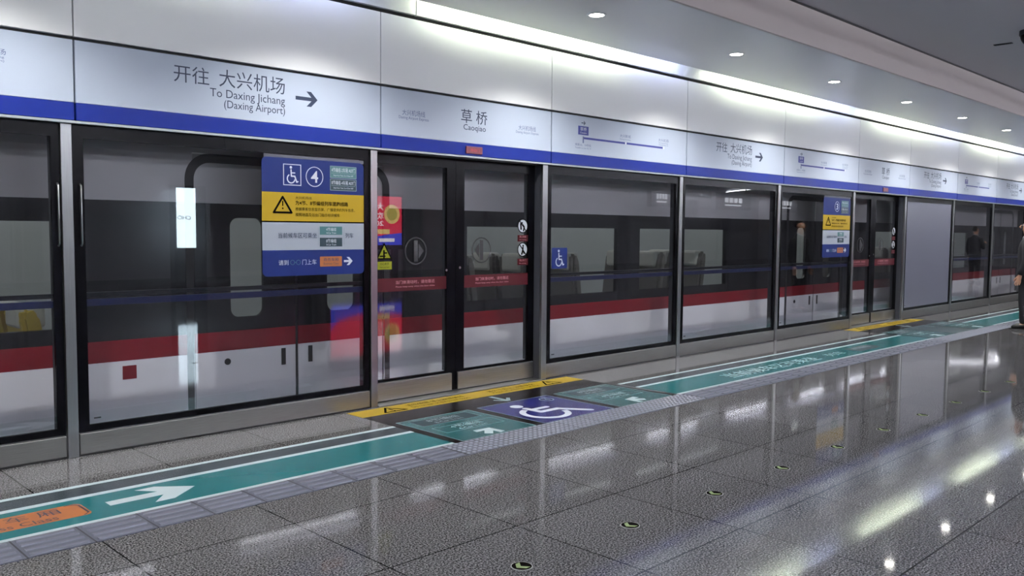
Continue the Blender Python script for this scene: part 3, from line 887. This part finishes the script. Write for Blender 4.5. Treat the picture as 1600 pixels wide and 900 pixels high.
# ------------------------------------------------------------------ the train
YT = 0.45
def train():
    t = thing('train_car', 'white train car with red stripe and dark window band standing behind the screen', 'train', (0, YT, 0))
    xa, xb = -7.5, 34.0
    doors = [(-6.393, -4.60), (2.946, 4.738), (12.285, 14.077), (21.63, 23.42), (30.97, 32.76)]
    wins = [(-3.4, -1.2), (-0.75, 1.99), (5.75, 8.145), (8.572, 10.54), (15.35, 17.6), (18.1, 20.3), (24.6, 26.8), (27.3, 29.5)]
    zw0, zw1 = 0.80, 1.545
    runs = []
    x = xa
    for a, b in doors:
        runs.append((x, a)); x = b
    runs.append((x, xb))
    lo, st, bd, up = MB(), MB(), MB(), MB()
    T = 0.06
    for a, b in runs:
        up.box((a, 0, 1.702), (b, T, 2.08))
        lo.box((a, 0, -0.35), (b, T, 0.538))
        st.box((a, -0.001, 0.538), (b, T, 0.692))
        bd.box((a, 0, 0.692), (b, T, zw0)); bd.box((a, 0, zw1), (b, T, 1.702))
        x = a
        for w0, w1 in wins:
            if w0 > a and w1 < b:
                bd.box((x, 0, zw0), (w0, T, zw1))
                x = w1
        bd.box((x, 0, zw0), (b, T, zw1))
    lo.build('lower_body', M_trainwhite, t)
    up.build('upper_body', M_traingrey, t)
    st.build('red_stripe', M_trainred, t)
    bd.build('window_band', M_trainband, t)
    for w0, w1 in wins:
        wf = MB().box((w0, 0.012, zw0), (w1, 0.022, zw1)).build('window', M_trainglass, t)
    # upper body with the curved roof, one profile
    pr = [(0, 2.08), (0, 2.35), (0.06, 2.7), (0.25, 3.0), (0.6, 3.2), (1.5, 3.3), (2.4, 3.2), (2.75, 3.0), (2.94, 2.7), (3.0, 2.35), (3.0, 0.0),
          (2.94, 0.0), (2.94, 2.3), (2.9, 2.5), (2.7, 2.6), (0.3, 2.6), (0.1, 2.5), (0.06, 2.3), (0.06, 2.08)]
    MB().poly(pr, xa, xb, 'x').build('roof', M_traingrey, t)
    MB().box((xa, 0.06, 0.0), (xb, 2.94, 0.05)).build('saloon_floor', M_seat, t)
    MB().box((xa, 2.85, 0.05), (xb, 2.93, 2.55)).build('saloon_lining', M_interior, t)
    MB().box((xa, 0.35, 2.52), (xb, 2.65, 2.56)).build('saloon_ceiling', M_interior, t)
    MB().box((xa, 0.1, -1.0), (xb, 2.9, -0.36)).build('underframe', M_dark, t)
    for k in range(10):
        for y_ in (0.9, 2.0):
            MB().box((xa + 0.6 + k * 4.1, y_, 2.50), (xa + 3.6 + k * 4.1, y_ + 0.1, 2.518)).build('saloon_lamp', M_trainlamp, t)
    # doors: two leaves each
    for a, b in doors:
        m = (a + b) / 2
        for x0, x1, s in ((a + 0.012, m - 0.014, -1), (m + 0.014, b - 0.012, 1)):
            pc = m + s * 0.445
            p0, p1 = pc - 0.145, pc + 0.145
            d = MB()
            z0, z1 = 0.80, 1.59
            d.box((x0, 0.012, 0.692), (x1, 0.05, z0)).box((x0, 0.012, z1), (x1, 0.05, 1.70)).box((x0, 0.012, z0), (p0, 0.05, z1)).box((p1, 0.012, z0), (x1, 0.05, z1))
            # rounded corner fillets of the pane
            for cx, cz, sx, sz in ((p0, z0, 1, 1), (p1, z0, -1, 1), (p0, z1, 1, -1), (p1, z1, -1, -1)):
                r = 0.07
                arc = [(cx + sx * (r - r * math.cos(PI / 2 * q / 6)), cz + sz * (r - r * math.sin(PI / 2 * q / 6))) for q in range(7)]
                d.poly([(cx, cz)] + arc, 0.012, 0.05, 'y')
            dd = d.build('door', M_trainband, t)
            MB().box((x0, 0.012, -0.02), (x1, 0.05, 0.538)).build('door_lower', M_trainwhite, dd)
            MB().box((x0, 0.012, 1.70), (x1, 0.05, 2.075)).build('door_upper', M_traingrey, dd)
            MB().box((x0, 0.011, 0.538), (x1, 0.05, 0.692)).build('door_stripe', M_trainred, dd)
            MB().box((p0, 0.028, z0), (p1, 0.034, z1)).build('pane', M_trainglass, dd)
            hx = m + s * 0.128
            MB().box((hx - 0.02, 0.006, 0.375), (hx + 0.02, 0.013, 0.515), 0.002).build('handle', M_seam, dd)
            if s < 0:
                MB().poly(circ(x0 + 0.26, 0.45, 0.026, 16), 0.006, 0.013, 'y').build('lock', M_seam, dd)
        sr = []
        for cx, sx in ((a - 0.06, 1), (b + 0.06, -1)):
            o_, i_ = [], []
            for q in range(9):
                an = PI / 2 * q / 8
                o_.append((cx + sx * (0.2 - 0.2 * math.cos(an)), 1.88 + 0.2 * math.sin(an)))
                i_.append((cx + sx * (0.2 - 0.13 * math.cos(an)), 1.88 + 0.13 * math.sin(an)))
            for q in range(8):
                sr.append([o_[q], o_[q + 1], i_[q + 1], i_[q]])
            sr.append([(cx, -0.02), (cx + sx * 0.05, -0.02), (cx + sx * 0.07, 1.88), (cx, 1.88)])
        sr.append(rect(a + 0.14, 2.01, b - 0.14, 2.08))
        flat('door_surround', sr, M_seam, t, 0.0, th=0.003)
        MB().box((m - 0.014, 0.02, -0.02), (m + 0.014, 0.05, 1.70)).box((a, 0.02, -0.02), (a + 0.012, 0.05, 1.7)).box((b - 0.012, 0.02, -0.02), (b, 0.05, 1.7)).build('door_seal', M_seam, t)
    MB().box((2.40, -0.002, 0.40), (2.50, 0.0, 0.50)).build('red_mark', M_trainred, t)
    for k in range(3):
        l = bpy.data.lights.new('saloon_light', 'AREA')
        l.shape = 'RECTANGLE'
        l.size = 12.0
        l.size_y = 1.4
        l.energy = TRAIN_W * 3
        l.color = (0.97, 0.99, 1.0)
        o = bpy.data.objects.new('saloon_light', l)
        COL.objects.link(o)
        o.parent = t
        o.location = (0.5 + k * 13.0, 1.5, 2.48)
    return t
train()
# seats inside the train
def seat(x, y, yaw, cloth, label):
    t = thing('train_chair', label, 'seat', (x, YT + y, 0.05), 'seats inside the train', yaw)
    MB().box((-0.22, -0.23, 0.36), (0.26, 0.23, 0.46), 0.04).build('cushion', cloth, t)
    b = MB()
    prof = [(-0.30, 0.40), (-0.20, 0.40), (-0.26, 0.85), (-0.30, 1.12), (-0.35, 1.20), (-0.41, 1.19), (-0.42, 1.10), (-0.38, 0.80)]
    a = [(-0.23, 0.0)]
    t2 = bmesh.new()
    v0 = [t2.verts.new((p[0], -0.22, p[1])) for p in prof]
    v1 = [t2.verts.new((p[0], 0.22, p[1])) for p in prof]
    t2.faces.new(v0); t2.faces.new(list(reversed(v1)))
    for i in range(len(prof)):
        t2.faces.new((v0[i], v1[i], v1[(i + 1) % len(prof)], v0[(i + 1) % len(prof)]))
    bmesh.ops.recalc_face_normals(t2, faces=list(t2.faces))
    bmesh.ops.bevel(t2, geom=list(t2.edges), offset=0.03, segments=2, affect='EDGES', clamp_overlap=True)
    b.add(t2)
    b.build('backrest', cloth, t)
    MB().box((-0.43, -0.15, 1.0), (-0.24, 0.15, 1.205), 0.03).build('headrest_cover', M_seatpale, t)
    MB().box((-0.2, -0.03, 0.0), (0.2, 0.03, 0.36)).box((-0.25, -0.25, 0.5), (0.12, -0.22, 0.58), 0.01).box((-0.25, 0.22, 0.5), (0.12, 0.25, 0.58), 0.01).build('seat_frame', M_jamb, t)
    return t
k = 0
for x, yaw in ((0.2, 0), (2.22, 0), (6.35, 0), (7.2, 0), (8.0, 0), (9.0, PI), (9.95, PI), (16.0, 0), (16.9, 0), (18.6, PI), (19.6, PI)):
    for y in (0.42, 0.92):
        st_ = seat(x, y, yaw, M_seatyellow if 1.5 < x < 2.5 else M_seat, ('low yellow' if 1.5 < x < 2.5 else 'taupe') + ' train seat at a window, %s from the left, %s' % (ord_word[k // 2], 'by the glass' if y < 0.6 else 'on the aisle'))
        if 1.5 < x < 2.5:
            st_.scale = (1, 1, 0.74)
        k += 1

# ------------------------------------------------------------------ the far side of the hall, seen mirrored in the glass
t = thing('poster_lightbox', 'lit red and blue poster lightbox across the hall, mirrored in the glass', 'lightbox', (17.05, -18.0, 0))
MB().box((-1.55, -0.2, 0.85), (1.6, -0.01, 2.75), 0.01).build('cabinet', M_dark, t)
MB().box((-1.4, -0.2, 0), (-1.2, -0.05, 0.86)).box((1.2, -0.2, 0), (1.4, -0.05, 0.86)).build('stand', M_dark, t)
MB().box((-1.5, -0.011, 1.0), (1.52, 0.0, 2.66)).build('poster', M_adred, t)
sw = [(-1.5, 1.0), (1.52, 1.0), (1.52, 1.42), (0.9, 1.36), (0.2, 1.26), (-0.5, 1.30), (-1.2, 1.45), (-1.5, 1.75)]
MB().poly(sw, 0.0, 0.004, 'y').build('blue_swoosh', M_adblue, t)
em = MB().poly(circ(1.1, 2.06, 0.33, 32), 0.0, 0.004, 'y').build('round_emblem', M_adyel, t)
MB().poly(circ(1.1, 2.06, 0.22, 32), 0.004, 0.006, 'y').build('emblem_centre', M_adgreen, em)
MB().box((0.4, 0.0, 1.38), (1.0, 0.005, 1.54)).build('orange_button', M_adyel, t)
MB().box((0.55, 0.004, 1.11), (1.2, 0.006, 1.23)).build('white_banner', M_adwhite, t)
for w_, b_ in (('大兴', (-0.75, 2.18, -0.15, 2.44)), ('欢动大兴', (-0.75, 1.88, 0.3, 2.12)), ('2021', (-0.75, 1.66, -0.1, 1.82))):
    mb = MB()
    add_text(mb, w_, b_, 0.005, 'x', 0.015)
    mb.build('poster_text', M_adwhite, t)
t = thing('advertising_totem', 'lit white totem face across the hall, mirrored left of the large sign', 'totem', (10.0, -16.0, 0))
MB().box((-0.42, -0.3, 0.0), (0.44, -0.01, 2.62), 0.01).build('cabinet', M_dark, t)
MB().box((-0.36, -0.011, 1.01), (0.15, 0.0, 2.56)).build('lit_face', M_totem, t)
mb = MB()
add_text(mb, 'CHO', (-0.02, 1.74, 0.34, 1.84), 0.003, 'x')
mb.build('face_text', M_ink, t)
for i, (x0, x1) in enumerate(((19.2, 20.2), (22.4, 24.4), (25.9, 27.4))):
    t = thing('hanging_sign', 'dark hanging sign over the platform with white bars, %s of three' % ord_word[i], 'sign', (x0, -8.0, 2.2), 'hanging direction signs')
    w = x1 - x0
    MB().box((0, -0.2, 0), (w, -0.05, 0.5), 0.01).build('cabinet', M_dark, t)
    bars = []
    for k in range(4):
        bars.append(rect(w * (0.25 + 0.13 * k), 0.22, w * (0.34 + 0.13 * k), 0.36))
    bars.append(rect(w * 0.25, 0.12, w * 0.7, 0.16))
    m = MB()
    for q in bars:
        m.poly(q, -0.05, -0.046, 'y')
    m.build('white_bars', M_hangwhite, t)
    MB().tube([(0.2, -0.12, 0.5), (0.2, -0.12, 1.58)], 0.015, 8).tube([(w - 0.2, -0.12, 0.5), (w - 0.2, -0.12, 1.58)], 0.015, 8).build('rods', M_dark, t)
# curved tube lamps further down the hall
t = thing('curved_lamp', 'wavy curved tube lamp under the hall ceiling, mirrored in floor and glass', 'lamp', (0, 0, 0), 'curved lamps down the hall')
MB().tube([(41.3, -19.3, 3.7), (40.6, -18.6, 3.7), (39.9, -17.6, 3.7), (39.0, -16.4, 3.7), (38.2, -15.6, 3.7), (37.3, -14.8, 3.7)], 0.03, 8).build('tube', M_neon, t, True)
t = thing('curved_lamp', 'U shaped curved tube lamp under the hall ceiling, mirrored in the floor', 'lamp', (0, 0, 0), 'curved lamps down the hall')
U = [(39.8, -8.3, 3.7), (38.6, -7.6, 3.7), (37.9, -6.5, 3.7), (38.2, -5.6, 3.7), (39.6, -5.2, 3.7), (41.0, -5.7, 3.7), (41.8, -6.4, 3.7)]
MB().tube(U, 0.035, 8).build('tube', M_neon, t, True)

# ------------------------------------------------------------------ people
def skin_mesh(name, verts, edges, radii, m, parent, root=0, sub=2):
    me = bpy.data.meshes.new(name)
    me.from_pydata(verts, edges, [])
    o = bpy.data.objects.new(name, me)
    COL.objects.link(o)
    md = o.modifiers.new('skin', 'SKIN')
    md.use_smooth_shade = True
    for i, v in enumerate(me.skin_vertices[0].data):
        r = radii[i]
        v.radius = r if isinstance(r, tuple) else (r, r)
        v.use_root = (i == root)
    sb = o.modifiers.new('sub', 'SUBSURF')
    sb.levels = sub
    sb.render_levels = sub
    dg = bpy.context.evaluated_depsgraph_get()
    nm = bpy.data.meshes.new_from_object(o.evaluated_get(dg))
    bpy.data.objects.remove(o)
    bpy.data.meshes.remove(me)
    nm.name = name
    nm.materials.clear()
    nm.materials.append(m)
    for p in nm.polygons:
        p.use_smooth = True
    r = bpy.data.objects.new(name, nm)
    COL.objects.link(r)
    if parent:
        r.parent = parent
    return r

def person(label, loc, rz, phone):
    """standing figure facing local +x, left side +y"""
    t = thing('person', label, 'person', loc, 'people on the platform', rz)
    V, E_, R_ = [], [], []
    def add(p, r, par=None):
        V.append(p); R_.append(r)
        if par is not None:
            E_.append((par, len(V) - 1))
        return len(V) - 1
    pel = add((0, 0, 0.93), (0.10, 0.12))
    wst = add((0.005, 0, 1.08), (0.085, 0.10), pel)
    chs = add((0.0, 0, 1.28), (0.085, 0.115), wst)
    shl = add((-0.01, 0, 1.42), (0.05, 0.06), chs)
    nk = add((0.0, 0, 1.50), 0.055, shl)
    hd0 = add((0.025, 0, 1.575), (0.075, 0.065), nk)
    hd1 = add((0.015, 0, 1.66), (0.098, 0.078), hd0)
    hd2 = add((0.005, 0, 1.715), (0.075, 0.062), hd1)
    hands = {}
    for s in (-1, 1):
        hip = add((0, s * 0.095, 0.86), 0.075, pel)
        kn = add((0.02, s * 0.10, 0.48), 0.056, hip)
        cf = add((-0.005, s * 0.10, 0.33), 0.055, kn)
        an = add((-0.015, s * 0.10, 0.09), 0.037, cf)
        ball = add((0.09, s * 0.11, 0.035), (0.028, 0.04), an)
        sh = add((-0.01, s * 0.16, 1.36), 0.036, shl)
        if phone and s == 1:
            el = add((0.05, s * 0.24, 1.12), 0.038, sh)
            wr = add((0.26, s * 0.14, 1.24), 0.03, el)
            d = Vector((0.8, -0.35, 0.45)).normalized()
        else:
            el = add((-0.02, s * 0.245, 1.10), 0.038, sh)
            wr = add((0.06, s * 0.25, 0.86), 0.03, el)
            d = Vector((0.22, 0.0, -0.97)).normalized()
        wv = Vector(V[wr])
        side = Vector((1, 0, 0)) - d * d.x
        side.normalize()
        nrm = d.cross(side)
        pm = add(tuple(wv + d * 0.05), (0.022, 0.036), wr)
        for k in range(4):
            o_ = (k - 1.5) * 0.021
            L = (0.066, 0.078, 0.072, 0.056)[3 - k]
            f0 = add(tuple(wv + d * 0.088 + side * o_), 0.011, pm)
            f1 = add(tuple(wv + d * (0.088 + L * 0.5) + side * o_ * 1.05 - nrm * 0.008 * s), 0.0095, f0)
            f2 = add(tuple(wv + d * (0.088 + L * 0.95) + side * o_ * 1.05 - nrm * 0.03 * s), 0.008, f1)
        t0 = add(tuple(wv + d * 0.035 + side * 0.035), 0.012, pm)
        t1 = add(tuple(wv + d * 0.075 + side * 0.055 - nrm * 0.01 * s), 0.010, t0)
        t2 = add(tuple(wv + d * 0.10 + side * 0.055 - nrm * 0.02 * s), 0.0085, t1)
    body = skin_mesh('body', V, E_, R_, M_skin, t)
    # face
    MB().tube([(0.105, 0, 1.665), (0.128, 0, 1.632), (0.108, 0, 1.618)], [0.007, 0.012, 0.009], 10).build('nose', M_skin, t, True)
    for s in (-1, 1):
        MB().tube([(0.01, s * 0.079, 1.665), (0.0, s * 0.09, 1.65), (0.012, s * 0.081, 1.61)], [0.008, 0.016, 0.007], 8).build('ear', M_skin, t, True)
        ey = MB().tube([(0.07, s * 0.034, 1.662), (0.082, s * 0.034, 1.662), (0.088, s * 0.034, 1.662)], [0.013, 0.0115, 0.006], 12).build('eye', M_shirt, t, True)
        MB().tube([(0.085, s * 0.034, 1.662), (0.0895, s * 0.034, 1.662)], [0.0058, 0.0045], 10).build('iris', M_hair, ey, True)
        MB().tube([(0.09, s * 0.018, 1.684), (0.094, s * 0.034, 1.688), (0.084, s * 0.052, 1.682)], [0.003, 0.0045, 0.003], 8).build('eyebrow', M_hair, t, True)
    MB().tube([(0.085, -0.022, 1.588), (0.094, 0, 1.586), (0.085, 0.022, 1.588)], [0.003, 0.005, 0.003], 8).build('mouth', M_lips, t, True)
    # hair: cap with a fringe
    skin_mesh('hair', [(-0.035, 0, 1.60), (-0.045, 0, 1.67), (-0.015, 0, 1.725), (0.045, 0, 1.737)], [(0, 1), (1, 2), (2, 3)], [(0.075, 0.06), (0.092, 0.08), (0.088, 0.078), (0.055, 0.05)], M_hair, t)
    # jacket: one lofted shell, sleeves set into it
    jk = MB()
    rg = []
    for z, rx, ry, xo in ((0.79, 0.130, 0.190, 0.005), (0.80, 0.138, 0.198, 0.005), (0.92, 0.138, 0.195, 0.005), (1.05, 0.128, 0.182, 0.005), (1.20, 0.135, 0.198, 0.0),
                          (1.30, 0.135, 0.208, -0.003), (1.37, 0.122, 0.205, -0.008), (1.42, 0.10, 0.165, -0.010), (1.455, 0.082, 0.115, -0.008), (1.48, 0.068, 0.075, -0.004), (1.51, 0.062, 0.066, 0.0)):
        rg.append([jk.bm.verts.new((xo + rx * math.cos(2 * PI * k / 32), ry * math.sin(2 * PI * k / 32), z)) for k in range(32)])
    for a_, b_ in zip(rg[:-1], rg[1:]):
        for k in range(32):
            jk.bm.faces.new((a_[k], a_[(k + 1) % 32], b_[(k + 1) % 32], b_[k]))
    jk.bm.faces.new(list(reversed(rg[0])))
    jo = jk.build('jacket', M_jacket, t, True)
    for s in (-1, 1):
        if phone and s == 1:
            pts = [(-0.01, 0.13, 1.375), (-0.01, 0.185, 1.365), (0.01, 0.215, 1.27), (0.04, 0.24, 1.15), (0.07, 0.235, 1.115), (0.13, 0.20, 1.16), (0.235, 0.155, 1.225)]
        else:
            pts = [(-0.01, s * 0.13, 1.375), (-0.01, s * 0.185, 1.365), (-0.015, s * 0.22, 1.26), (-0.02, s * 0.24, 1.12), (-0.012, s * 0.247, 1.07), (0.02, s * 0.25, 0.97), (0.055, s * 0.25, 0.875)]
        MB().tube(pts, [0.06, 0.072, 0.068, 0.062, 0.06, 0.054, 0.046], 16).build('sleeve', M_jacket, jo, True)
    MB().tube([(0.06, -0.05, 1.475), (0.075, 0, 1.45), (0.06, 0.05, 1.475), (0.0, 0.065, 1.50), (-0.05, 0.03, 1.515), (-0.05, -0.03, 1.515), (0.0, -0.065, 1.50)], 0.010, 8, True).build('collar', M_shirt, t, True)
    V, E_, R_ = [], [], []
    p0 = add((0, 0, 0.96), (0.115, 0.14))
    p1 = add((0, 0, 0.87), (0.115, 0.14), p0)
    for s in (-1, 1):
        a = add((0.0, s * 0.10, 0.76), 0.105, p1)
        b = add((0.02, s * 0.102, 0.48), 0.078, a)
        c = add((0.0, s * 0.104, 0.25), 0.074, b)
        d = add((-0.005, s * 0.105, 0.075), 0.072, c)
    skin_mesh('trousers', V, E_, R_, M_trouser, t)
    for s in (-1, 1):
        q = skin_mesh('shoe', [(-0.065, s * 0.105, 0.042), (0.01, s * 0.107, 0.05), (0.11, s * 0.115, 0.036), (0.175, s * 0.118, 0.028)], [(0, 1), (1, 2), (2, 3)], [(0.04, 0.038), (0.048, 0.042), (0.036, 0.046), (0.026, 0.034)], M_shoe, t)
        MB().poly([(-0.105, s * 0.105 - 0.036), (0.0, s * 0.105 - 0.036), (0.12, s * 0.115 - 0.046), (0.195, s * 0.118 - 0.025), (0.205, s * 0.118), (0.195, s * 0.118 + 0.025), (0.12, s * 0.115 + 0.046), (0.0, s * 0.105 + 0.036), (-0.105, s * 0.105 + 0.036)], 0.0, 0.014, 'z').build('sole', M_shoe, q)
    return t
person('person in dark jacket and black trousers standing at the right edge', (15.62, -1.93, 0), math.radians(96), False)
person('person in dark jacket holding one hand up, standing far down the platform', (29.4, -3.1, 0), math.radians(20), True)
